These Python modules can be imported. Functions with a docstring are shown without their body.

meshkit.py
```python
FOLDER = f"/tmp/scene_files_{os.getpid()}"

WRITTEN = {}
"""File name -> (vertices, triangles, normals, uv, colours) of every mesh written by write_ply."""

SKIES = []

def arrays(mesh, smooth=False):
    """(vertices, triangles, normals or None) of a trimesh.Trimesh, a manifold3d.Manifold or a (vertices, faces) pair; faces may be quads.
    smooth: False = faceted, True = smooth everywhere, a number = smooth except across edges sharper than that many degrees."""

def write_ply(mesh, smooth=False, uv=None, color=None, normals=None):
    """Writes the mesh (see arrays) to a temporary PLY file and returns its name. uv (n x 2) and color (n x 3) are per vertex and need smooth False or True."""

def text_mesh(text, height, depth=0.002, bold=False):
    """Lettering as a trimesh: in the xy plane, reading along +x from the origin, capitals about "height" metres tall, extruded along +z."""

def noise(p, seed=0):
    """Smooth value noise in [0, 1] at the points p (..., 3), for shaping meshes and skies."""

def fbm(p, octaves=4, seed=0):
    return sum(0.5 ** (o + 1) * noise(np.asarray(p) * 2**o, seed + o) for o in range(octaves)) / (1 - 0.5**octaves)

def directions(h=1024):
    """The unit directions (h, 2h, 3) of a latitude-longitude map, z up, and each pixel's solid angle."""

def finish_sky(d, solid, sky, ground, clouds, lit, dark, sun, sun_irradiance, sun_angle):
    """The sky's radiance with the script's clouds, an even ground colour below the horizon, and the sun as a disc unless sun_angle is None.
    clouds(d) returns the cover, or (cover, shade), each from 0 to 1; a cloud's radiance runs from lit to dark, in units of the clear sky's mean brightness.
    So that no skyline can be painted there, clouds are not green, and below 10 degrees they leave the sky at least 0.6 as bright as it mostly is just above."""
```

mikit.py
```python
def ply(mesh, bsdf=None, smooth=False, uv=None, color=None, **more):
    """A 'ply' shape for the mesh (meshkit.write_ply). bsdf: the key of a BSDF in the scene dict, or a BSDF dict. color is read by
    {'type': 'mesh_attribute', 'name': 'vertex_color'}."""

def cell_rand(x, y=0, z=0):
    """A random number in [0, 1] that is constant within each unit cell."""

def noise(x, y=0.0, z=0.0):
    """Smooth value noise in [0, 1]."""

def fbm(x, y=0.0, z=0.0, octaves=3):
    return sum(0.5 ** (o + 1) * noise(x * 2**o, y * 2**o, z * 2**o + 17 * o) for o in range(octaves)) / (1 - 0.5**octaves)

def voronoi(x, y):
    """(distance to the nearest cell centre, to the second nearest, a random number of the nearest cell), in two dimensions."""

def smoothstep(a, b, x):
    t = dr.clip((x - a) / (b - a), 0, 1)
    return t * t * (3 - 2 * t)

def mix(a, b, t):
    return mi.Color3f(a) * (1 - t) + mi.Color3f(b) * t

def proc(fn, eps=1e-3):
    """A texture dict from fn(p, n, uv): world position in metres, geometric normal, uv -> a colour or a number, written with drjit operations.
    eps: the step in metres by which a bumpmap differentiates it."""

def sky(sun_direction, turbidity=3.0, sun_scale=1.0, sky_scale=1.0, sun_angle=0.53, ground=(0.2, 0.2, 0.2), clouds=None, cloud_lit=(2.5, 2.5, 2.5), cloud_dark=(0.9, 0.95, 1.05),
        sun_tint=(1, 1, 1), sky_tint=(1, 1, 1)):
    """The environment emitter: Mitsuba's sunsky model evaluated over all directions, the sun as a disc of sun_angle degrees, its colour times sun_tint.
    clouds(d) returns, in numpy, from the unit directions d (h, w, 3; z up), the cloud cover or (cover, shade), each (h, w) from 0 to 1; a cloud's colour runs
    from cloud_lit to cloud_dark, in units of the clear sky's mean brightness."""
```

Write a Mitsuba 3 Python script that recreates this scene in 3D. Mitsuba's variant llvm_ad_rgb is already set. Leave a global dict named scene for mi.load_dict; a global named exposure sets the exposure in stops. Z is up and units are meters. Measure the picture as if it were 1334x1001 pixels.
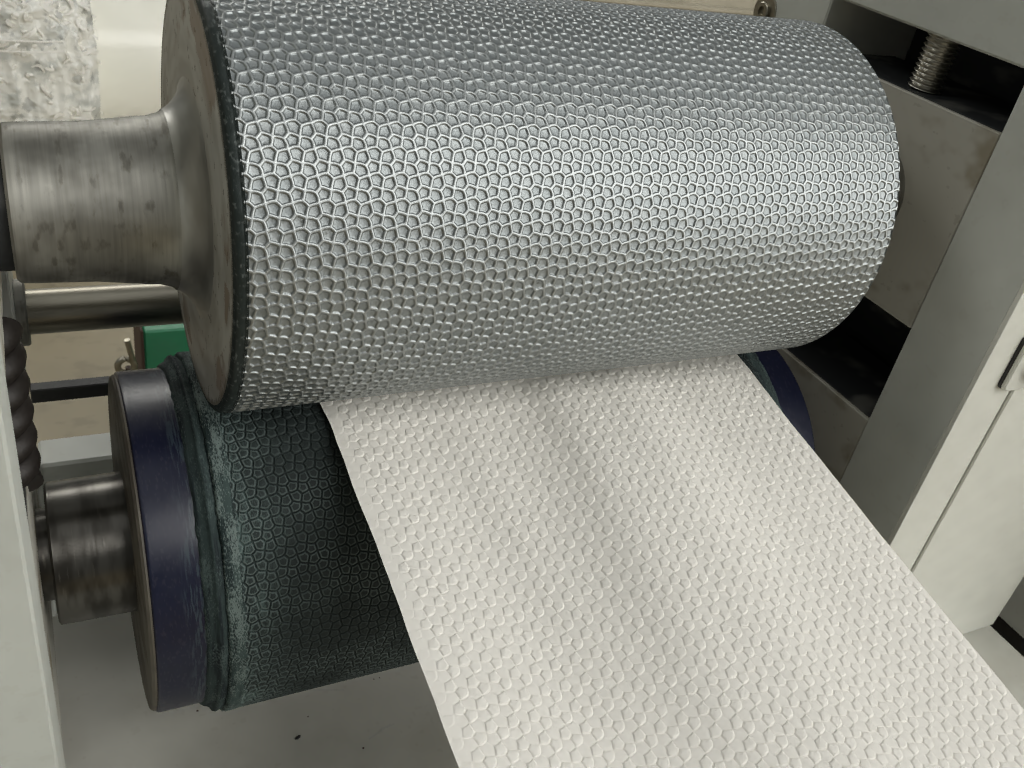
import math, random
import numpy as np, trimesh, manifold3d as m3
import drjit as dr
import mitsuba as mi
import mikit, meshkit
from mikit import noise, fbm, voronoi, cell_rand, smoothstep, mix, proc

T = mi.ScalarTransform4f
scene, labels = {'type': 'scene'}, {}
S = 0.1                      # the builders work in decimetres; everything is written out in metres

# ------------------------------------------------------------------ camera, light, exposure
cam_at = np.array([-2.4, -4.2, 11.4]) * S
fwd = np.array([0.4366, 0.7205, -0.5387]); up = np.array([0.1052, 0.5538, 0.8260])
scene['camera'] = {
    'type': 'thinlens', 'fov': 57.79, 'fov_axis': 'x', 'near_clip': 0.02, 'far_clip': 100.0,
    'aperture_radius': 0.00055, 'focus_distance': 0.45,
    'to_world': T().look_at(origin=cam_at.tolist(), target=(cam_at + fwd).tolist(), up=up.tolist())}
exposure = 0.27
scene['hall_light'] = {'type': 'constant', 'radiance': {'type': 'rgb', 'value': [0.128, 0.132, 0.126]}}


def lamp(name, centre, toward, w, h, radiance, label, cat):
    c = np.array(centre, float) * S; t = np.array(toward, float) * S
    upv = [0, 0, 1] if abs((t - c)[2]) < 0.95 * np.linalg.norm(t - c) else [0, 1, 0]
    tw = T().look_at(origin=c.tolist(), target=t.tolist(), up=upv) @ T().scale([w * S / 2, h * S / 2, 1])
    scene[name] = {'type': 'rectangle', 'to_world': tw, 'emitter': {'type': 'area', 'radiance': {'type': 'rgb', 'value': radiance}}}
    labels[name] = {'label': label, 'category': cat}


lamp('hall_window', (48, -42, 26), (48, 0, 26), 66, 44, [2.60, 2.6, 2.52], 'wide bright factory window wall behind the camera', 'window')
lamp('roof_light', (34, -54, 60), (34, -54, 0), 64, 42, [4.15, 4.12, 3.97], 'long bright roof light over the floor in front of the machine', 'roof light')
lamp('roof_light_001', (20, -4, 62), (20, -4, 0), 76, 44, [0.50, 0.51, 0.50], 'dim unseen fill panel added straight above the machine', 'roof light')  # unseen fill, added to lift the roller top without raising the ambient
lamp('rear_window', (-6, 80, 52), (0, 0, 9), 60, 22, [4.2, 4.15, 3.9], 'row of bright high windows far behind the machine', 'window')
lamp('ceiling_lamp', (-34, 8, 42), (0, 0, 9), 14, 14, [4.2, 4.2, 4.0], 'bright ceiling lamp far to the left of the machine', 'lamp')

# ------------------------------------------------------------------ materials


def bsdf(name, **k):
    scene[name] = {'type': 'twosided', 'bsdf': {'type': 'principled', **{a: (b if isinstance(b, (dict, float, int)) else {'type': 'rgb', 'value': list(b)}) for a, b in k.items()}}}
    return name


def bumped(name, fn, scale, eps=5e-4, **k):
    inner = {'type': 'principled', **{a: (b if isinstance(b, (dict, float, int)) else {'type': 'rgb', 'value': list(b)}) for a, b in k.items()}}
    scene[name] = {'type': 'twosided', 'bsdf': {'type': 'bumpmap', 'arbitrary': proc(fn, eps), 'scale': scale, 'bsdf': inner}}
    return name


def painted(base, dirt, amount=0.5, f=1.0):
    def fn(p, n, uv):
        a = fbm(p.x * 23 * f + 3, p.y * 23 * f, p.z * 23 * f, 4)
        b = fbm(p.x * 160 * f, p.y * 160 * f, p.z * 160 * f + 7, 3)
        t = smoothstep(0.5, 0.78, a) * 0.7 + smoothstep(0.66, 0.74, b) * 0.5
        g = 1 + 0.10 * (fbm(p.x * 60, p.y * 60, p.z * 60, 3) - 0.5)
        return mix(base, dirt, dr.clip(t * amount, 0, 1)) * g
    return fn


def orange_peel(p, n, uv):
    return fbm(p.x * 500, p.y * 500, p.z * 500, 2) * 0.7 + fbm(p.x * 40, p.y * 40, p.z * 40, 2) * 3


bumped('frame_paint', orange_peel, 0.00012, base_color=proc(painted((.50, .515, .472), (.37, .35, .29), .2)), roughness=0.42, specular=0.4)
bumped('door_paint', orange_peel, 0.00010, base_color=proc(painted((.605, .605, .545), (.46, .43, .36), .12)), roughness=0.40, specular=0.4)


bumped('bed_paint', orange_peel, 0.00012, base_color=proc(painted((.54, .535, .48), (.38, .355, .29), .3)), roughness=0.42, specular=0.4)


def block_paint(p, n, uv):
    a = fbm(p.x * 30 + 9, p.y * 40, p.z * 40, 4)
    b = fbm(p.x * 200, p.y * 200, p.z * 200, 3)
    c = mix((.40, .39, .34), (.22, .19, .13), smoothstep(.52, .75, a) * .8)
    return mix(c, (.16, .14, .10), smoothstep(.68, .78, b) * .22)


bumped('block_paint', orange_peel, 0.00012, base_color=proc(block_paint), roughness=0.45, specular=0.4)


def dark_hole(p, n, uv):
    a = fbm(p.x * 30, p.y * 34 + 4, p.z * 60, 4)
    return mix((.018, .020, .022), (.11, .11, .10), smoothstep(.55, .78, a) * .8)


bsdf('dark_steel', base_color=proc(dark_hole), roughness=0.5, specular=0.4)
bsdf('black_rubber', base_color=(.022, .022, .022), roughness=0.55, specular=0.4)
bsdf('black_plastic', base_color=(.02, .02, .023), roughness=0.35, specular=0.5)


# uv.x carries the relief height 0..1, uv.y a random number of the cell
def steel_colour(p, n, uv):
    g = fbm(p.x * 90, p.y * 90, p.z * 90, 3)
    fine = fbm(p.x * 1400, p.y * 1400, p.z * 1400, 2)
    floor = mix((.262, .286, .290), (.330, .350, .350), uv.y * .6 + .4 * fine)
    floor = mix(floor, (.16, .17, .16), smoothstep(.70, .86, fbm(p.x * 420, p.y * 420, p.z * 420, 3)) * .8)
    ridge = mix((.415, .434, .434), (.345, .365, .363), g)
    return mix(floor, ridge, smoothstep(.45, .95, uv.x))


def steel_rough(p, n, uv):
    fine = fbm(p.x * 1400, p.y * 1400, p.z * 1400, 2)
    return .48 - .06 * smoothstep(.5, 1.0, uv.x) + .10 * (fine - .5)


bsdf('engraved_steel', base_color=proc(steel_colour), roughness=proc(steel_rough), metallic=1.0)


def turned(p, n, uv):          # fine turning marks run round the axis, that is along x only
    return fbm(p.x * 2600, p.y * 25, p.z * 25, 3)


def journal_colour(p, n, uv):
    a = fbm(p.x * 42, p.y * 60, p.z * 34, 4)
    b = fbm(p.x * 330, p.y * 120, p.z * 120, 4)
    c = mix((.40, .392, .355), (.235, .228, .203), smoothstep(.34, .66, a))
    c = c * (.72 + .5 * fbm(p.x * 900, p.y * 40, p.z * 40, 3))
    return mix(c, (.10, .09, .07), smoothstep(.58, .80, b) * .55)


bumped('journal_steel', turned, 0.00004, 2e-4, base_color=proc(journal_colour), roughness=proc(lambda p, n, uv: .38 + .25 * fbm(p.x * 60, p.y * 60, p.z * 60, 3)), metallic=.92)


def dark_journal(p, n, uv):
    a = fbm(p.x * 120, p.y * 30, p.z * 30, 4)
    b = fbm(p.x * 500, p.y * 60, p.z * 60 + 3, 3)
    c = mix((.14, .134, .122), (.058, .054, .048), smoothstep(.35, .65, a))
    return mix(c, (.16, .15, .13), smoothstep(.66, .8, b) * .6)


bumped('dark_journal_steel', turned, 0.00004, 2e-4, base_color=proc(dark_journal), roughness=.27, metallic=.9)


def disc_colour(p, n, uv):
    y, z = p.y, p.z - .9534
    r = dr.sqrt(y * y + z * z)
    ang = dr.atan2(z, y)
    a = fbm(p.y * 22 + 2, p.z * 40, r * 60, 3)
    b = fbm(p.y * 260, p.z * 260, 3, 3)
    c = mix((.52, .51, .475), (.41, .395, .355), smoothstep(.4, .7, a))
    rust = smoothstep(.54, .64, fbm(ang * 3.2 + 1, r * 60, 5, 4)) * smoothstep(.066, .082, r)
    c = mix(c, (.23, .15, .10), rust * .65)
    c = mix(c, (.10, .075, .05), smoothstep(.72, .80, b) * .5)
    return mix(c, (.13, .115, .09), smoothstep(.0935, .0965, r + .003 * fbm(ang * 40, 0, 0, 3)) * .8)


bsdf('disc_steel', base_color=proc(disc_colour), roughness=.48, metallic=.55)
bsdf('weld_steel', base_color=proc(lambda p, n, uv: mix((.52, .515, .49), (.33, .32, .29), fbm(p.x * 200, p.y * 60, p.z * 60, 3))), roughness=.40, metallic=.9)
bsdf('rim_steel', base_color=proc(lambda p, n, uv: mix((.020, .028, .026), (.10, .115, .11), smoothstep(.56, .80, fbm(p.x * 900, p.y * 500, p.z * 500, 3)))), roughness=.5, metallic=.4)
bsdf('bright_rod', base_color=proc(lambda p, n, uv: mix((.40, .375, .31), (.28, .26, .21), fbm(p.x * 60, p.y * 300, p.z * 300, 3))), roughness=.36, metallic=1.0)


def dusty(p, lo=.5, hi=.72):
    return smoothstep(lo, hi, .55 * fbm(p.x * 2600, p.y * 900, p.z * 900, 3) + .45 * fbm(p.x * 260, p.y * 70, p.z * 70, 3))


def rubber_colour(p, n, uv):
    near = 1 - smoothstep(-.171, -.128, p.x + .016 * fbm(p.y * 60, p.z * 60, 1, 3))
    c = mix((.014, .0195, .0192), (.024, .0325, .0315), fbm(p.x * 60, p.y * 60, p.z * 60, 3))
    rim = smoothstep(.15, .5, uv.x) * (1 - smoothstep(.75, .98, uv.x))
    wear = .25 + .75 * smoothstep(.35, .7, fbm(p.x * 38 + 7, p.y * 38, p.z * 38, 3))
    c = mix(c, (.15, .19, .183), rim * dr.maximum(wear * .46, near * .85))
    c = mix(c, (.05, .075, .072), near * .2)
    return mix(c, (.13, .19, .18), near * near * dusty(p, .45, .62) * .5)


bumped('rubber_skin', lambda p, n, uv: fbm(p.x * 1500, p.y * 1500, p.z * 1500, 2), .00007, 2e-4, base_color=proc(rubber_colour), roughness=.7, specular=.22)
bumped('frayed_rubber', lambda p, n, uv: fbm(p.x * 1300, p.y * 900, p.z * 900, 3), .00035, 2e-4,
       base_color=proc(lambda p, n, uv: mix(mix((.045, .068, .065), (.018, .03, .03), smoothstep(.4, .65, fbm(p.x * 500, p.y * 60, p.z * 60, 3))), (.15, .19, .18), dusty(p, .44, .62))), roughness=.75, specular=.2)
bumped('step_rubber', lambda p, n, uv: fbm(p.x * 900, p.y * 500, p.z * 500, 3), .00025, 2e-4,
       base_color=proc(lambda p, n, uv: mix(mix((.035, .052, .051), (.015, .022, .025), smoothstep(.4, .7, fbm(p.x * 700, p.y * 40, p.z * 40, 3))), (.085, .115, .11), dusty(p, .50, .66) * .7)), roughness=.75, specular=.2)


def blue_colour(p, n, uv):
    a = fbm(p.x * 1200, p.y * 400, p.z * 400, 3)
    c = mix((.0038, .0055, .021), (.006, .0085, .028), fbm(p.x * 40, p.y * 40, p.z * 40, 3))
    c = mix(c, (.06, .05, .06), smoothstep(.56, .74, a) * .16)
    edge = smoothstep(-.196, -.188, p.x + .006 * fbm(p.y * 90, p.z * 90, 2, 3)) * smoothstep(.1, .0, p.x)
    return mix(c, (.085, .13, .14), edge * smoothstep(.48, .66, fbm(p.x * 1400, p.y * 120, p.z * 120, 3)) * .3)


bsdf('blue_plastic', base_color=proc(blue_colour), roughness=proc(lambda p, n, uv: .24 + .16 * fbm(p.x * 700, p.y * 200, p.z * 200, 3)), specular=.45)
bsdf('ring_face', base_color=proc(lambda p, n, uv: mix((.105, .093, .072), (.07, .06, .048), smoothstep(.4, .66, fbm(p.x * 100, p.y * 50, p.z * 50, 3)))), roughness=.5, specular=.4)

bsdf('paper', base_color=proc(lambda p, n, uv: mix((.79, .76, .70), (.82, .795, .74), fbm(p.x * 300, p.y * 300, p.z * 300, 3))), roughness=.85, specular=.15)

bsdf('coil_steel', base_color=proc(lambda p, n, uv: mix((.016, .013, .011), (.028, .023, .020), fbm(p.x * 300, p.y * 300, p.z * 300, 3))), roughness=.5, metallic=.2)
bsdf('screw_steel', base_color=(.62, .60, .54), roughness=.3, metallic=1.0)


def floor_colour(p, n, uv):
    a = fbm(p.x * 5, p.y * 5, 0, 4); b = fbm(p.x * 26, p.y * 40, 1, 4)
    c = mix((.36, .305, .205), (.27, .23, .155), a)
    return mix(c, (.2, .17, .12), smoothstep(.55, .8, b) * .35)


bsdf('floor_concrete', base_color=proc(floor_colour), roughness=.5, specular=.3)
bsdf('green_paint', base_color=proc(painted((.030, .21, .105), (.06, .2, .12), .4)), roughness=.45)
bsdf('rust_shade_paint', base_color=(.055, .032, .022), roughness=.7)  # dark brown for rusty stem, specks and painted shade on the cabinet side
bsdf('cream_film', base_color=proc(lambda p, n, uv: mix((.90, .885, .79), (.86, .845, .75), fbm(p.x * 8, p.y * 20, p.z * 20, 3))), roughness=.24, specular=.6, clearcoat=.5, clearcoat_gloss=.8)


def scrap_colour(p, n, uv):
    a = fbm(p.x * 26, p.y * 26, p.z * 26, 4)
    c = mix((.86, .85, .79), (.60, .61, .57), smoothstep(.42, .66, a))
    return mix(c, (.13, .14, .13), smoothstep(.62, .74, fbm(p.x * 34 + 9, p.y * 34, p.z * 34, 3)) * .45)


bumped('film_sack', lambda p, n, uv: dr.abs(fbm(p.x * 60, p.y * 60, p.z * 60, 3) - .5), .012, 2e-3, base_color=proc(scrap_colour), roughness=.2, specular=.7)
bsdf('white_scrap', base_color=(.84, .82, .76), roughness=.4)
bsdf('kraft_board', base_color=proc(lambda p, n, uv: mix((.30, .27, .20), (.42, .385, .30), fbm(p.x * 12, p.y * 12, p.z * 12, 3))), roughness=.8)
bsdf('grey_cabinet', base_color=proc(painted((.50, .50, .46), (.36, .34, .28), .3)), roughness=.5)

# ------------------------------------------------------------------ helpers


def key(k):
    if k not in scene and k not in taken:
        taken.add(k); return k
    i = 1
    while f'{k}_{i:03d}' in scene or f'{k}_{i:03d}' in taken:
        i += 1
    taken.add(f'{k}_{i:03d}')
    return f'{k}_{i:03d}'


taken = set()


def thing(name, label, cat, group=None):
    k = key(name); labels[k] = {'label': label, 'category': cat}
    if group: labels[k]['group'] = group
    return k


def tm(x):
    if hasattr(x, 'to_mesh'):
        m = x.to_mesh(); x = trimesh.Trimesh(m.vert_properties[:, :3], m.tri_verts, process=False)
    elif isinstance(x, (tuple, list)) and not isinstance(x[0], trimesh.Trimesh):
        f = np.asarray(x[1]); 
        if f.shape[1] == 4: f = np.vstack([f[:, [0, 1, 2]], f[:, [0, 2, 3]]])
        x = trimesh.Trimesh(np.asarray(x[0], float), f, process=False)
    elif isinstance(x, (tuple, list)):
        x = trimesh.util.concatenate(list(x))
    return x


def part(parent, name, mesh, mat, smooth=35, uv=None, label=None, **lab):
    k = key(f'{parent}__{name}' if parent else name)
    m = tm(mesh).copy(); m.vertices = np.asarray(m.vertices) * S
    scene[k] = mikit.ply(m, mat, smooth=smooth, uv=uv)
    if label or lab:
        labels[k] = {**({'label': label} if label else {}), **lab}
    return k


def single(name, mesh, mat, label, cat, smooth=35, kind=None, group=None):
    k = key(name); m = tm(mesh).copy(); m.vertices = np.asarray(m.vertices) * S
    scene[k] = mikit.ply(m, mat, smooth=smooth)
    labels[k] = {'label': label, 'category': cat} if cat else {'label': label}
    if kind: labels[k]['kind'] = kind
    if group: labels[k]['group'] = group
    return k


def box(x0, x1, y0, y1, z0, z1, b=.02):
    b = min(b, (x1 - x0) * .45, (y1 - y0) * .45, (z1 - z0) * .45)
    pts = []
    for sx, x in ((1, x0), (-1, x1)):
        for sy, y in ((1, y0), (-1, y1)):
            for sz, z in ((1, z0), (-1, z1)):
                pts += [(x + sx * b, y + sy * b, z), (x + sx * b, y, z + sz * b), (x, y + sy * b, z + sz * b)]
    return trimesh.convex.convex_hull(np.array(pts))


def lathe(prof, cy, cz, seg=160, a0=0.0, a1=360.0, wob=None):
    """prof: (x, r) along the axis; angle 0 faces the camera side (-y), 90 is up."""
    prof = np.array(prof, float); full = abs(a1 - a0 - 360) < 1e-6
    th = np.radians(np.linspace(a0, a1, seg, endpoint=not full))
    X = prof[:, 0][:, None] + 0 * th; R = prof[:, 1][:, None] + 0 * th
    if wob is not None: X, R = wob(X, R, th[None, :] + 0 * X)
    v = np.stack([X, cy - R * np.cos(th), cz + R * np.sin(th)], -1).reshape(-1, 3)
    n, m = len(prof), len(th); f = []
    i, j = np.meshgrid(np.arange(n - 1), np.arange(m if full else m - 1), indexing='ij')
    j2 = (j + 1) % m
    f = np.stack([i * m + j, (i + 1) * m + j, (i + 1) * m + j2, i * m + j2], -1).reshape(-1, 4)
    return trimesh.Trimesh(v, np.vstack([f[:, [0, 1, 2]], f[:, [0, 2, 3]]]), process=False)


def tube(path, r, n=14):
    path = np.asarray(path, float); t = np.gradient(path, axis=0); t /= np.linalg.norm(t, axis=1)[:, None]
    ref = np.array([0, 0, 1.0]) if abs(t[0][2]) < .9 else np.array([1.0, 0, 0])
    u = np.cross(t, ref); u /= np.linalg.norm(u, axis=1)[:, None]; w = np.cross(t, u)
    a = np.linspace(0, 2 * np.pi, n, endpoint=False)
    v = path[:, None] + r * (np.cos(a)[None, :, None] * u[:, None] + np.sin(a)[None, :, None] * w[:, None])
    k = len(path); i, j = np.meshgrid(np.arange(k - 1), np.arange(n), indexing='ij'); j2 = (j + 1) % n
    f = np.stack([i * n + j, i * n + j2, (i + 1) * n + j2, (i + 1) * n + j], -1).reshape(-1, 4)
    m = trimesh.Trimesh(v.reshape(-1, 3), np.vstack([f[:, [0, 1, 2]], f[:, [0, 2, 3]]]), process=False)
    caps = []
    for c, rev in ((0, 1), (k - 1, -1)):
        cv = np.vstack([v[c], path[c]]); cf = [[q, (q + 1) % n, n][::rev] for q in range(n)]
        caps.append(trimesh.Trimesh(cv, cf, process=False))
    return trimesh.util.concatenate([m] + caps)


# ------------------------------------------------------------------ the honeycomb relief: four cells to a square tile
_zoom = dict(n1=(350, 275), n2=(205, 118), n3=(313, 92), n4=(374, 150), n5=(240, 234), n6=(190, 300))
_inv = np.linalg.inv(np.array([[273, 20], [2, 293.0]]))
NODE = {k: _inv @ (np.array(v, float) - (205, 118)) for k, v in _zoom.items()}
# edges (from node, to node, offset of the to-node in tiles, bulge to the left of the direction)
EDGE = {'e1': ('n4', 'n2', (1, 0), .05), 'e2': ('n2', 'n5', (0, 0), .03), 'e3': ('n5', 'n6', (0, 0), .02), 'e4': ('n6', 'n1', (-1, 0), -.09), 'e5': ('n1', 'n4', (0, 0), .03),
        'e6': ('n2', 'n3', (0, 0), .09), 'e7': ('n3', 'n4', (0, 0), .05), 'e8': ('n5', 'n1', (0, 0), .05), 'e9': ('n1', 'n3', (0, 1), .05), 'e10': ('n6', 'n2', (0, 1), .09)}
CELL = {'a': [('n4', (-1, 0)), ('n2', (0, 0)), ('n5', (0, 0)), ('n6', (0, 0)), ('n1', (-1, 0))],
        'b': [('n2', (0, 0)), ('n3', (0, 0)), ('n4', (0, 0)), ('n1', (0, 0)), ('n5', (0, 0))],
        'c': [('n5', (0, 0)), ('n1', (0, 0)), ('n3', (0, 1)), ('n2', (0, 1)), ('n6', (0, 0))],
        'd': [('n1', (-1, 0)), ('n6', (0, 0)), ('n2', (0, 1)), ('n4', (-1, 1)), ('n3', (-1, 1))]}


def cross2(a, b):
    return a[..., 0] * b[..., 1] - a[..., 1] * b[..., 0]


def cell_outline(name, sub):
    out = []
    ring = CELL[name]
    for (p, po), (q, qo) in zip(ring, ring[1:] + ring[:1]):
        P, Q = NODE[p] + po, NODE[q] + qo
        d = (qo[0] - po[0], qo[1] - po[1])
        b = next((s * w for u, v, o, w, s in [(u, v, o, w, 1) for u, v, o, w in EDGE.values()] + [(v, u, (-o[0], -o[1]), w, -1) for u, v, o, w in EDGE.values()] if u == p and v == q and o == d))
        L = np.array([(Q - P)[1], -(Q - P)[0]])
        for k in range(sub):
            t = k / sub
            out.append(P + t * (Q - P) + L * b * 4 * t * (1 - t))
    return np.array(out)


def relief(cells, profiles, sub, flip=False, seed=0, rounding=2.2, warp=.022, jitter=.05):
    """cells: (n, 2) whole tile positions. profiles: cell name -> [(inset, height, value), ...] from the shared edge inwards.
    Returns a, b, h, uv, faces in tiles; each cell is a ring mesh that follows its own outline."""
    rng = np.random.default_rng(seed)
    V, H, U, F = [], [], [], []; base = 0
    for name in 'abcd':
        o = cell_outline(name, sub); n = len(o)
        x, y = o[:, 0], o[:, 1]; x2, y2 = np.roll(x, -1), np.roll(y, -1); cr = x * y2 - x2 * y
        c = np.array([((x + x2) * cr).sum(), ((y + y2) * cr).sum()]) / (3 * cr.sum())
        d = o - c; r = np.linalg.norm(d, axis=1)
        nearest = np.abs([cross2(o - np.roll(o, 1, 0), c - o) / np.linalg.norm(o - np.roll(o, 1, 0), axis=1)]).min()
        tv, th, tu = [], [], []
        for inset, h, val in profiles[name]:
            s = max(0.0, 1 - inset / nearest); k = min(.35, inset * rounding)
            rr = s * (r * (1 - k) + np.minimum(r, np.median(r) * 1.02) * k)
            tv.append(c + d / r[:, None] * rr[:, None]); th.append(np.full(n, h)); tu.append(np.full(n, val))
        tv.append(c[None]); th.append([profiles[name][-1][1] * 1.04]); tu.append([profiles[name][-1][2]])
        tv, th, tu = np.concatenate(tv), np.concatenate(th), np.concatenate(tu)
        R = len(profiles[name]); f = []
        for k in range(R - 1):
            for i in range(n):
                j = (i + 1) % n; f += [[k * n + i, k * n + j, (k + 1) * n + j], [k * n + i, (k + 1) * n + j, (k + 1) * n + i]]
        f += [[(R - 1) * n + i, (R - 1) * n + (i + 1) % n, R * n] for i in range(n)]
        f = np.array(f); N = len(cells); nv = len(tv)
        v = tv[None] + cells[:, None, :]
        lift = rng.normal(0, jitter, N)
        inner = np.r_[np.zeros(n), np.ones(nv - n)]
        hh = th[None] * (1 + lift[:, None] * inner)
        V.append(v.reshape(-1, 2)); H.append(hh.ravel())
        U.append(np.stack([np.tile(tu, N), np.repeat(rng.random(N), nv)], 1))
        F.append((f[None] + (np.arange(N) * nv)[:, None, None]).reshape(-1, 3) + base); base += N * nv
    V, H, U, F = np.concatenate(V), np.concatenate(H), np.concatenate(U), np.concatenate(F)
    # the hand-cut unevenness of the outline: a small smooth shift that is the same for cells that touch
    w = np.stack([meshkit.fbm(np.c_[V * 1.7, np.full(len(V), 3.0 + k)], 2, seed + k) - .5 for k in (0, 9)], 1)
    V = V + warp * w
    if flip: V[:, 1] *= -1
    return V, H, U, F


def grid_cells(a0, a1, b0, b1):
    return np.stack(np.meshgrid(np.arange(a0, a1), np.arange(b0, b1), indexing='ij'), -1).reshape(-1, 2).astype(float)


def wrap_roll(V, H, U, F, x0, W, th0, dth, R, cy, cz, xlo, xhi, scale, sgn=1):
    X = np.clip(x0 + V[:, 0] * W, xlo, xhi); th = np.radians(th0 - V[:, 1] * dth)
    r = R + H * scale
    P = np.stack([X, cy - r * np.cos(th), cz + r * np.sin(th)], 1)
    a, b, c = P[F[:, 0]], P[F[:, 1]], P[F[:, 2]]
    keep = np.linalg.norm(np.cross(b - a, c - a), axis=1) > 1e-9
    F = F[keep]
    n = np.cross(P[F[:, 1]] - P[F[:, 0]], P[F[:, 2]] - P[F[:, 0]]).sum(0)
    mid = P[F].mean(1); out = mid - [0, cy, cz]; out[:, 0] = 0
    nn = np.cross(P[F[:, 1]] - P[F[:, 0]], P[F[:, 2]] - P[F[:, 0]])
    if (nn * out).sum() < 0: F = F[:, ::-1]
    return trimesh.Trimesh(P, F, process=False), U


# ------------------------------------------------------------------ the setting
single('floor', ([(-300, -150, 0), (300, -150, 0), (300, 500, 0), (-300, 500, 0)], [[0, 1, 2, 3]]), 'floor_concrete', 'tan concrete factory floor behind the machine', None, smooth=False, kind='structure')

# ------------------------------------------------------------------ machine: bed, frames, blocks
UY, UZ, LY, LZ = 0.0, 9.534, -.033, 7.509
XF, XL = 2.52, -2.58

bed = thing('machine_bed', 'broad grey painted bed plate under the rollers', 'machine bed')
part(bed, 'top_plate', box(-4.5, 4.51, -3.2, 2.4, 5.9, 6.1, .012), 'bed_paint')
part(bed, 'base_box', box(-4.3, 4.3, -3.0, 2.2, 0.02, 5.897, .05), 'frame_paint')
part(bed, 'paint_chip', trimesh.creation.icosphere(2, 1.0).apply_scale((.022, .011, .005)).apply_transform(trimesh.transformations.rotation_matrix(.5, (0, 0, 1))).apply_translation((-1.27, -.60, 6.102)), 'black_rubber', label='small dark chip lying on the grey plate')

rsp = np.random.default_rng(31)
part(bed, 'dust_specks', trimesh.util.concatenate([trimesh.creation.icosphere(1, rsp.uniform(.004, .009)).apply_scale((1, rsp.uniform(.5, 1), .4)).apply_translation((rsp.uniform(-2.4, .2), rsp.uniform(-1.2, 1.6), 6.1)) for _ in range(24)]), 'rust_shade_paint', kind='stuff')
for sx_, sy_, ln_, an_ in ((-.76, -.72, .09, .35), (-.70, -.70, .05, .1), (-1.0, -.30, .12, -.3)):
    part(bed, 'scratch', box(-ln_, ln_, -.006, .006, 6.1005, 6.1015, .0004).apply_transform(trimesh.transformations.rotation_matrix(an_, (0, 0, 1))).apply_translation((sx_, sy_, 0)), 'grey_cabinet')


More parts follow.
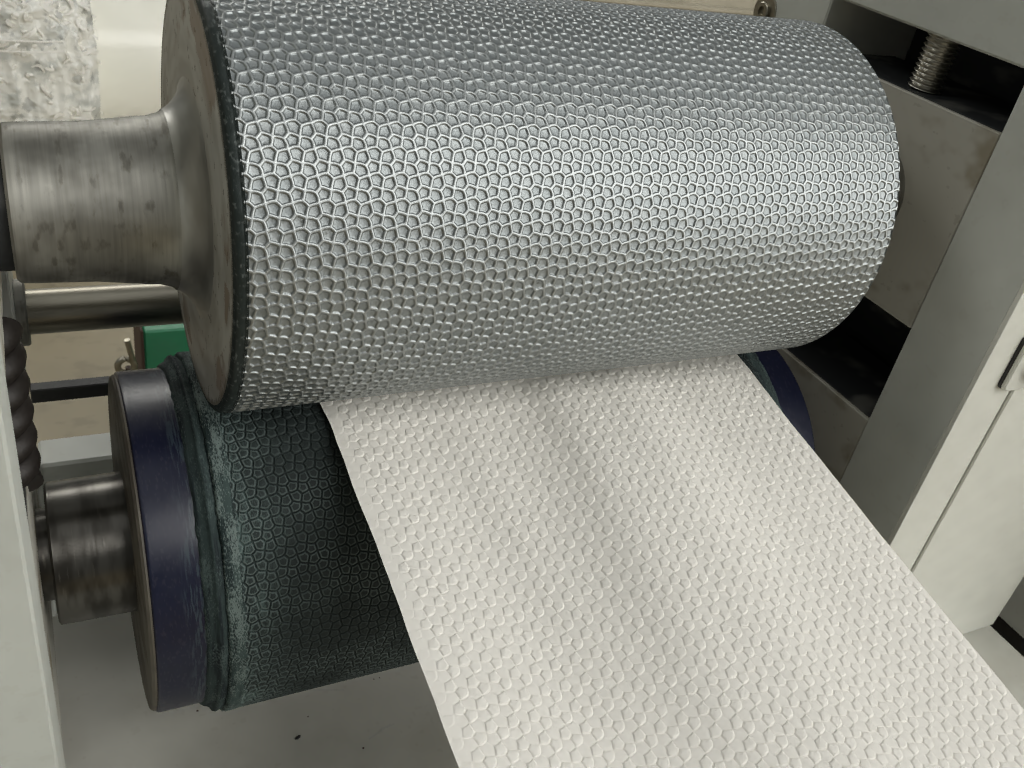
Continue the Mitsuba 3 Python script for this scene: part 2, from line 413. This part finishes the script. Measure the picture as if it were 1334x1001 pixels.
def side_frame(sign, label):
    k = thing('roller_stand', label, 'stand', None)
    xi = XF if sign > 0 else XL
    x0, x1 = (xi, xi + 1.0) if sign > 0 else (xi - 1.0, xi)
    part(k, 'front_post', box(x0, x1, -1.313, -.785, 6.103, 10.548, .003 if sign > 0 else .012), 'frame_paint')
    part(k, 'rear_post', box(x0, x1, .83, 1.53, 6.103, 10.548, .012), 'frame_paint')
    part(k, 'top_beam', box(x0 - .006 * (sign > 0), x1 + .006 * (sign < 0), -1.32, 1.54, 10.552, 11.6, .015), 'frame_paint')
    xo0, xo1 = (x1 - .12, x1 - .06) if sign > 0 else (x0 + .06, x0 + .12)
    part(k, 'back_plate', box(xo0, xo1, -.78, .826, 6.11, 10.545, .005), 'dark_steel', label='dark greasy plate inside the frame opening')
    return k


lf = side_frame(-1, 'pale grey upright stand at the left edge of the photo')
rf = side_frame(1, 'pale grey upright stand with dark openings and a white door')

# door of the right frame: outer strip, hinged panel, latch
part(rf, 'front_strip', box(2.5205, 2.905, -1.345, -1.3135, 6.104, 10.8, .003), 'door_paint')
dk = part(rf, 'door', box(2.935, 4.50, -1.350, -1.316, 6.125, 10.8, .010), 'door_paint', label='white painted door panel beside a narrow groove')
part(rf, 'door_recess', box(2.890, 2.95, -1.3155, -1.3135, 6.12, 10.7, .0005), 'black_rubber')


def rounded_plate(x0, x1, z0, z1, y0, y1, r, b):
    import shapely.geometry as sg
    p = sg.box(x0 + r, z0 + r, x1 - r, z1 - r).buffer(r, 8)
    layers = [(y1, 0), (y0 + b, 0), (y0, -b)]
    vs, fs = [], []
    base = np.array(p.exterior.coords)[:-1]; n = len(base); c = base.mean(0)
    for y, off in layers:
        q = np.array(p.buffer(off, 8).exterior.coords)[:-1] if off == 0 else c + (base - c) * (1 + 2 * off / np.ptp(base, axis=0))
        vs.append(np.c_[q[:n, 0], np.full(n, y), q[:n, 1]])
    vs.append(np.array([[c[0], y0, c[1]]])); v = np.vstack(vs)
    for k in range(2):
        for i in range(n):
            j = (i + 1) % n; fs += [[k * n + i, k * n + j, (k + 1) * n + j], [k * n + i, (k + 1) * n + j, (k + 1) * n + i]]
    fs += [[2 * n + i, 2 * n + (i + 1) % n, 3 * n] for i in range(n)]
    m = trimesh.Trimesh(v, fs, process=False); m.fix_normals(); return m


part(dk, 'latch_gasket', rounded_plate(2.742, 3.25, 8.80, 9.192, -1.366, -1.344, .045, .004), 'black_rubber')
part(dk, 'latch_plate', rounded_plate(2.752, 3.26, 8.795, 9.185, -1.392, -1.345, .05, .008), 'door_paint')
part(dk, 'latch_knob', lathe([(0, .0), (0, .075), (.02, .088), (.075, .088), (.095, .075), (.10, 0)], 0, 0, 40).apply_transform(trimesh.transformations.rotation_matrix(-math.pi / 2, (0, 0, 1))).apply_translation((2.965, -1.39, 8.975)), 'black_plastic')

# bolt on the rear post
bx = XF - .001
part(rf, 'washer', lathe([(bx, .12), (bx - .014, .115), (bx - .014, .045)], 1.44, 10.30, 40), 'bright_rod')
part(rf, 'bolt', lathe([(bx - .0, .065), (bx - .034, .065), (bx - .04, .058), (bx - .04, .034), (bx - .018, .032), (bx - .018, 0)], 1.44, 10.30, 24), 'bright_rod')

# bearing blocks
def block(x0, x1, z0, z1, label):
    k = thing('bearing_block', label, 'bearing block', None)
    part(k, 'housing', box(x0, x1, -.772, .818, z0, z1, .007), 'block_paint')
    part(k, 'shade_face', box(x0 + .03, x1 - .01, -.75, .80, z1 + .001, z1 + .006, .002), 'dark_steel')  # dark colour stands in for shade on the block top inside the opening
    return k


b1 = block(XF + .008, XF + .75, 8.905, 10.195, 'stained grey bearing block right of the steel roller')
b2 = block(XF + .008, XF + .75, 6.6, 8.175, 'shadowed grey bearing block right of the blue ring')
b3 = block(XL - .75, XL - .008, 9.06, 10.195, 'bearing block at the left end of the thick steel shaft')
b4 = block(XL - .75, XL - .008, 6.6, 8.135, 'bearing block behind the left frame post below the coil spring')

# adjusting screw
sc = thing('adjusting_screw', 'shiny threaded screw in the dark upper opening of the right frame', 'screw')
pitch = .031
zs = np.arange(10.196, 10.55, pitch / 8)
ph = np.linspace(0, 2 * np.pi, 40, endpoint=False)
rows = []
for i, z in enumerate(zs):
    t = ((z / pitch + ph / (2 * np.pi)) % 1.0)
    rows.append(np.c_[np.cos(ph), np.sin(ph), 0 * ph] * (.082 + .028 * np.abs(2 * t - 1))[:, None] + [2.72, .0, z])
sv = np.array(rows); n_ = len(ph); ii, jj = np.meshgrid(np.arange(len(zs) - 1), np.arange(n_), indexing='ij'); j2 = (jj + 1) % n_
part(sc, 'thread', (sv.reshape(-1, 3), np.stack([ii * n_ + jj, ii * n_ + j2, (ii + 1) * n_ + j2, (ii + 1) * n_ + jj], -1).reshape(-1, 4)), 'screw_steel', smooth=True)

# spring between the left blocks
zz = np.linspace(0, 6 * 2 * np.pi, 6 * 28)
single('coil_spring', tube(np.c_[-2.668 + .078 * np.cos(zz), -.2 + .078 * np.sin(zz), 8.15 + .148 * zz / (2 * np.pi)], .076, 14), 'coil_steel', 'dark brown thick coil spring behind the left frame post', 'spring', smooth=True)

# tie rod, dark bar, rear cross beam
tr = thing('tie_rod', 'bright steel tie rod behind the thick shaft at left', 'rod')
rodz = 8.30
part(tr, 'rod', lathe([(XL, .135), (XF, .135)], 1.22, rodz, 60), 'bright_rod')
part(tr, 'collar', lathe([(XL + .002, .0), (XL + .002, .20), (XL + .05, .20), (XL + .06, .19), (XL + .06, .0)], 1.22, rodz, 50), 'journal_steel')
single('cross_bar', box(XL, XF, 1.70, 1.80, 7.30, 7.41, .008), 'black_rubber', 'thin black bar running across behind the rollers', 'bar')
single('cross_beam', box(XL, XF, 1.5, 1.81, 6.104, 6.91, .02), 'frame_paint', 'pale grey cross beam behind the lower roller', 'beam')

# ------------------------------------------------------------------ upper embossing roller
up_r = thing('embossing_roller', 'large silvery steel roller engraved with a honeycomb of small pits', 'roller')
W, DTH, TILE = .1035, 360 / 61, .1035
XA, XB = -1.712, 1.722
steel_prof = [(0, 0, 1.0), (.029, -.002, 1.0), (.043, -.014, .85), (.067, -.052, .2), (.086, -.066, .02), (.17, -.069, 0)]
x0 = -1.342 - _inv.dot((165 - 205, 215 - 118))[0] * W; th0 = 32.75 + _inv.dot((165 - 205, 215 - 118))[1] * DTH
A = relief(grid_cells(-5, 31, -20, 22), {c: steel_prof for c in 'abcd'}, 4, seed=3)
mesh, uv = wrap_roll(*A, x0, W, th0, DTH, 1.0, UY, UZ, XA, XB, TILE)
part(up_r, 'engraved_surface', mesh, 'engraved_steel', smooth=True, uv=uv, label='silvery honeycomb surface with raised shiny ridges')
A = relief(grid_cells(-5, 31, 22, 41), {c: [steel_prof[0], steel_prof[2], steel_prof[4]] for c in 'abcd'}, 1, seed=3)
mesh, uv = wrap_roll(*A, x0, W, th0, DTH, 1.0, UY, UZ, XA, XB, TILE)
part(up_r, 'engraved_back', mesh, 'engraved_steel', smooth=True, uv=uv)
rngw = np.random.default_rng(5)


def ragged(X, R, th):
    q = np.stack([X * 30, np.cos(th) * 28, np.sin(th) * 28], -1)
    return X, R + .0012 - .013 * meshkit.fbm(q, 3, 4) * (X < -1.714)


part(up_r, 'rim', lathe([(-1.757, .955), (-1.757, .962), (-1.752, .985), (-1.742, .998), (-1.72, 1.0), (-1.715, 1.0), (-1.7055, 1.0), (-1.7015, .990), (-1.700, .96)], UY, UZ, 420, wob=ragged), 'rim_steel', smooth=50, label='dark worn rim of the roller')
part(up_r, 'end_disc', lathe([(-1.758, .30), (-1.758, .52), (-1.7565, .66), (-1.758, .80), (-1.758, .957)], UY, UZ, 200), 'disc_steel', label='rust stained steel end face')
part(up_r, 'end_disc', lathe([(1.7219, .90), (1.735, .97), (1.735, .2)], UY, UZ, 120), 'disc_steel')


def beads(X, R, th):
    return X, R + .0016 * np.sin(X * 260 + 2 * np.sin(th * 5)) * np.exp(-((X + 1.83) / .05) ** 2)


part(up_r, 'shaft_flare', lathe([(-2.0, .372), (-1.93, .378), (-1.88, .392), (-1.862, .404)], UY, UZ, 300), 'journal_steel', smooth=True)
part(up_r, 'weld_bead', lathe([(-1.864, .406), (-1.845, .415), (-1.82, .435), (-1.795, .465), (-1.775, .495), (-1.765, .520), (-1.759, .545), (-1.757, .55)], UY, UZ, 420, wob=beads), 'weld_steel', smooth=True, label='lighter welded fillet against the end face')
part(up_r, 'journal', lathe([(-2.512, .0), (-2.512, .325), (-2.500, .338), (-2.46, .342), (-2.2, .350), (-1.99, .3725)], UY, UZ, 160), 'journal_steel')
part(up_r, 'neck', lathe([(-2.60, .285), (-2.5125, .285)], UY, UZ, 90), 'dark_steel')
part(up_r, 'journal', lathe([(1.736, .34), (2.53, .34)], UY, UZ, 60), 'journal_steel')

# ------------------------------------------------------------------ lower rubber roller
lo = thing('rubber_roller', 'dark teal rubber roller with a blue end ring under the paper', 'roller')
rub = [(0, -.095, 0), (.018, -.080, .1), (.044, -.016, .4), (.066, 0, .75), (.12, .012, 1.0)]
A = relief(grid_cells(-2, 36, -14, 18), {c: rub for c in 'abcd'}, 3, flip=True, seed=8)
mesh, uv = wrap_roll(*A, -1.69, .1035, 40, 360 / 62.5, 1.0246, LY, LZ, -1.708, 1.70, TILE * .75)
part(lo, 'rubber_cover', mesh, 'rubber_skin', smooth=True, uv=uv)
part(lo, 'rubber_core', lathe([(-1.73, 1.010), (1.73, 1.010)], LY, LZ, 160), 'black_rubber')


def frayed(X, R, th):
    q = np.stack([X * 26, np.cos(th) * 22, np.sin(th) * 22], -1)
    return X + .016 * (meshkit.fbm(q + 5, 3, 2) - .5), R + .012 * (meshkit.fbm(q, 4, 1) - .5)


def fray_prof(x, sx):
    return [(x + sx * a, r) for a, r in ((0, .955), (.012, .972), (.05, .992), (.075, 1.018), (.085, 1.028), (.13, 1.032), (.165, 1.030), (.18, 1.012), (.19, .99))]


part(lo, 'frayed_edge', lathe([(-1.786, .99), (-1.782, 1.016), (-1.772, 1.026), (-1.74, 1.028), (-1.71, 1.027), (-1.700, 1.024), (-1.692, 1.008)], LY, LZ, 500, wob=frayed), 'frayed_rubber', smooth=True, label='pale teal frayed band at the end of the rubber')
part(lo, 'rubber_step', lathe([(-1.885, .94), (-1.880, .962), (-1.868, .974), (-1.842, .985), (-1.832, 1.000), (-1.826, 1.012), (-1.812, 1.014), (-1.802, 1.004), (-1.792, 1.006), (-1.785, 1.0)], LY, LZ, 500, wob=frayed), 'step_rubber', smooth=True, label='dusty grey green stepped rubber shoulder')
part(lo, 'end_ring', lathe([(-2.118, .90), (-2.118, .935), (-2.112, .946), (-2.100, .9497), (-1.87, .9505)], LY, LZ, 260), 'blue_plastic', label='shiny dark blue ring left of the rubber')
part(lo, 'ring_face', lathe([(-2.145, .30), (-2.145, .905), (-2.141, .925), (-2.128, .936), (-2.117, .934)], LY, LZ, 220), 'ring_face')
part(lo, 'end_ring', lathe([(1.80, .95), (2.06, .9495), (2.075, .94), (2.078, .92), (2.078, .3)], LY, LZ, 220), 'blue_plastic', label='blue ring at the right end of the rubber')
part(lo, 'frayed_edge', lathe([(1.692, 1.008), (1.70, 1.026), (1.78, 1.027), (1.80, 1.0), (1.805, .94)], LY, LZ, 300, wob=frayed), 'step_rubber', smooth=True)
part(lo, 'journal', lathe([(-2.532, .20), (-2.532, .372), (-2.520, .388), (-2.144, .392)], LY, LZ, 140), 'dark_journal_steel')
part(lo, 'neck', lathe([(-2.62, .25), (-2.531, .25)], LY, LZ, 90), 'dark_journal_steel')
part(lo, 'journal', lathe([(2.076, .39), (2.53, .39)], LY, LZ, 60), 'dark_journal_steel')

# ------------------------------------------------------------------ paper web
hi = [(0, -.018, 0), (.011, -.008, 0), (.034, .030, .5), (.062, .047, 1), (.14, .053, 1)]
lo_ = [(0, -.018, 0), (.011, -.016, .2), (.026, -.002, .5), (.10, .006, .5)]
PW = .1035
A = relief(grid_cells(-1, 30, -37, 3), {'b': hi, 'd': hi, 'a': lo_, 'c': lo_}, 4, flip=True, seed=21, rounding=2.0, warp=.010, jitter=.012)
V, H, U, F = A
s = np.clip(V[:, 1] * PW + .05, -.12, 99)
edge_ = .022 * (meshkit.fbm(np.stack([s * 2.2, 0 * s + 1, 0 * s], -1), 4, 7) - .5)
lo_e, hi_e = -1.162 + edge_ - .035 * np.exp(-s / .3), 1.588 + edge_ * .8 + .045 * np.exp(-s / .5)
px = np.clip(-1.21 + V[:, 0] * PW, lo_e, hi_e)       # s: length along the web from the top of the lower roller
R1, t1 = 1.0246 + .010, math.radians(9.0)
L1 = R1 * t1
th = np.clip(s, -.2, L1) / R1
py = LY - R1 * np.sin(th); pz = LZ + R1 * np.cos(th)
nx_, ny_, nz_ = 0 * th, -np.sin(th), np.cos(th)
e = np.maximum(s - L1, 0)
py = py - e * math.cos(t1); pz = pz - e * math.sin(t1)
far = 1 - np.exp(-e / .25)


def wave(x, e):
    def fold(c, k, width):
        return k * np.tanh((x - c) / width) * np.exp(-((x - c) / (2.6 * width)) ** 2)
    w = fold(-.05 + .03 * np.sin(e * 2.3), .17, .27) * np.exp(-e / 3.6)
    w += fold(-.62 + .10 * e, .062, .15) * np.exp(-e / 1.8)
    w += fold(.50 - .06 * e, .050, .20) * np.exp(-e / 3.0) + fold(1.05, .022, .2) * np.exp(-e / 1.5)
    w += .014 * (meshkit.fbm(np.stack([x * 1.6, e * .6, 0 * x + 2], -1), 2, 4) - .5)
    return np.where(w < 0, w * (1 - np.exp(-np.maximum(e - .12, 0) / .7)), w)


near_edge = np.clip(np.minimum(px - lo_e, 4 * (hi_e - px)) / .12, .15, 1)
hh = H * TILE * near_edge + far * wave(px, e)
P = np.stack([px, py + ny_ * hh, pz + nz_ * hh], 1)
c0 = np.cross(P[F[:, 1]] - P[F[:, 0]], P[F[:, 2]] - P[F[:, 0]])
F = F[np.linalg.norm(c0, axis=1) > 1e-9]
if c0[:, 2].sum() < 0: F = F[:, ::-1]
pw = thing('paper_web', 'wide white embossed paper sheet running out from between the rollers', 'paper')
part(pw, 'embossed_sheet', trimesh.Trimesh(P, F, process=False), 'paper', smooth=True, uv=U)

# ------------------------------------------------------------------ things behind the machine
gc = thing('green_cabinet', 'green painted machine cabinet on the floor behind the rollers', 'cabinet')
part(gc, 'body', box(-1.14, 2.2, 9.0, 10.1, .02, 3.37, .03), 'green_paint')
part(gc, 'shaded_side', box(-1.19, -1.145, 8.98, 10.12, .02, 3.40, .015), 'rust_shade_paint', label='thin panel painted dark as its shaded left side')  # shade of the cabinet side put into the colour of this panel
cl = thing('pipe_clamp', 'small steel ring clamp with a bright pin beside the green cabinet', 'clamp')
ang = np.linspace(0, 2 * np.pi, 40)
part(cl, 'ring', tube(np.c_[-1.42 + -.02 + .12 * np.cos(ang), 8.8 + 0 * ang, 2.90 + .13 * np.sin(ang)], .05, 10), 'bright_rod', smooth=True)
part(cl, 'pin', tube([(-1.405, 8.75, 3.40), (-1.34, 8.75, 3.02)], .045, 10), 'bright_rod')
part(cl, 'stem', tube([(-1.40, 8.85, 0.02), (-1.40, 8.85, 2.84)], .05, 10), 'rust_shade_paint')

single('wrapped_roll', lathe([(-1.42, 0), (-1.42, 2.5), (-1.36, 2.62), (-1.2, 2.66), (9.8, 2.66), (9.95, 2.6), (9.95, 0)], 26.0, 2.665, 120), 'cream_film', 'cream film wrapped paper roll lying on the floor behind', 'paper roll')

sk = thing('scrap_sack', 'clear plastic sack stuffed with white scrap strips at upper left', 'sack')
sv = trimesh.creation.icosphere(6, 1.0); q = np.asarray(sv.vertices)
crease = sum(np.abs(meshkit.noise(q * f + k, 11 + k) - .5) / (1 + k) for k, f in enumerate((7.0, 13.0, 24.0)))
lump = 1 + .22 * (meshkit.fbm(q * 2.2 + 5, 4, 3) - .5) - .13 * crease
sq = np.sign(q) * np.abs(q) ** .62
pos = sq * lump[:, None] * [3.0, 2.2, 3.4] + [-3.65, 22.6, 3.3]
pos[:, 0] = np.minimum(pos[:, 0], -.70 + .04 * (meshkit.fbm(q * 6, 3, 9)))
pos[:, 2] = np.maximum(pos[:, 2], .03)
part(sk, 'film', trimesh.Trimesh(pos, sv.faces, process=False), 'film_sack', smooth=25)
rg = random.Random(12); bits = []
vn = trimesh.Trimesh(pos, sv.faces, process=False).vertex_normals
front = np.where((vn[:, 1] < -.1) | (vn[:, 2] > .5))[0]
for _ in range(700):
    i = front[rg.randrange(len(front))]; c = pos[i] + vn[i] * .02
    a = rg.uniform(0, math.pi); L = rg.uniform(.1, .42); n = vn[i]
    t = np.cross(n, [math.cos(a), .3, math.sin(a)]); t /= np.linalg.norm(t); b = np.cross(n, t)
    k = rg.uniform(.02, .055); u = np.linspace(-1, 1, 5)
    bend = rg.uniform(-.12, .12)
    mid = c + np.outer(u * L / 2, t) + np.outer(bend * u ** 2 * 1.0, b) + np.outer(.05 * (1 - u ** 2), n)
    v = np.vstack([mid + b * k, mid - b * k])
    bits.append(trimesh.Trimesh(v, [[j, j + 1, 5 + j + 1] for j in range(4)] + [[j, 5 + j + 1, 5 + j] for j in range(4)], process=False))
part(sk, 'scrap_strips', trimesh.util.concatenate(bits), 'white_scrap', smooth=False, kind='stuff', label='white scrap strips showing through the film')
for z in (4.62, 4.38):
    part(sk, 'strap', tube([(-6.5, 20.0, z - .02), (-3, 19.95, z), (-1.9, 20.0, z), (-1.45, 20.15, z)], .022, 8), 'white_scrap')

ct = thing('carton', 'brown cardboard carton far behind the steel roller at the top', 'carton')
part(ct, 'body', box(15, 24.5, 25, 33, .03, 6.2, .08), 'kraft_board')
part(ct, 'lid_flap', box(15.05, 24.4, 24.6, 24.97, 5.6, 5.75, .03), 'kraft_board')
sd = thing('side_cabinet', 'plain grey cabinet right of the white door at the right edge', 'cabinet')
part(sd, 'body', box(5.2, 9.0, -2.6, 2.0, 5.70, 9.5, .02), 'grey_cabinet')
part(sd, 'gap_shade_base', box(5.26, 8.9, -2.55, 1.9, .02, 5.695, .02), 'coil_steel')  # dark base painted in for the shaded floor gap beside the bed
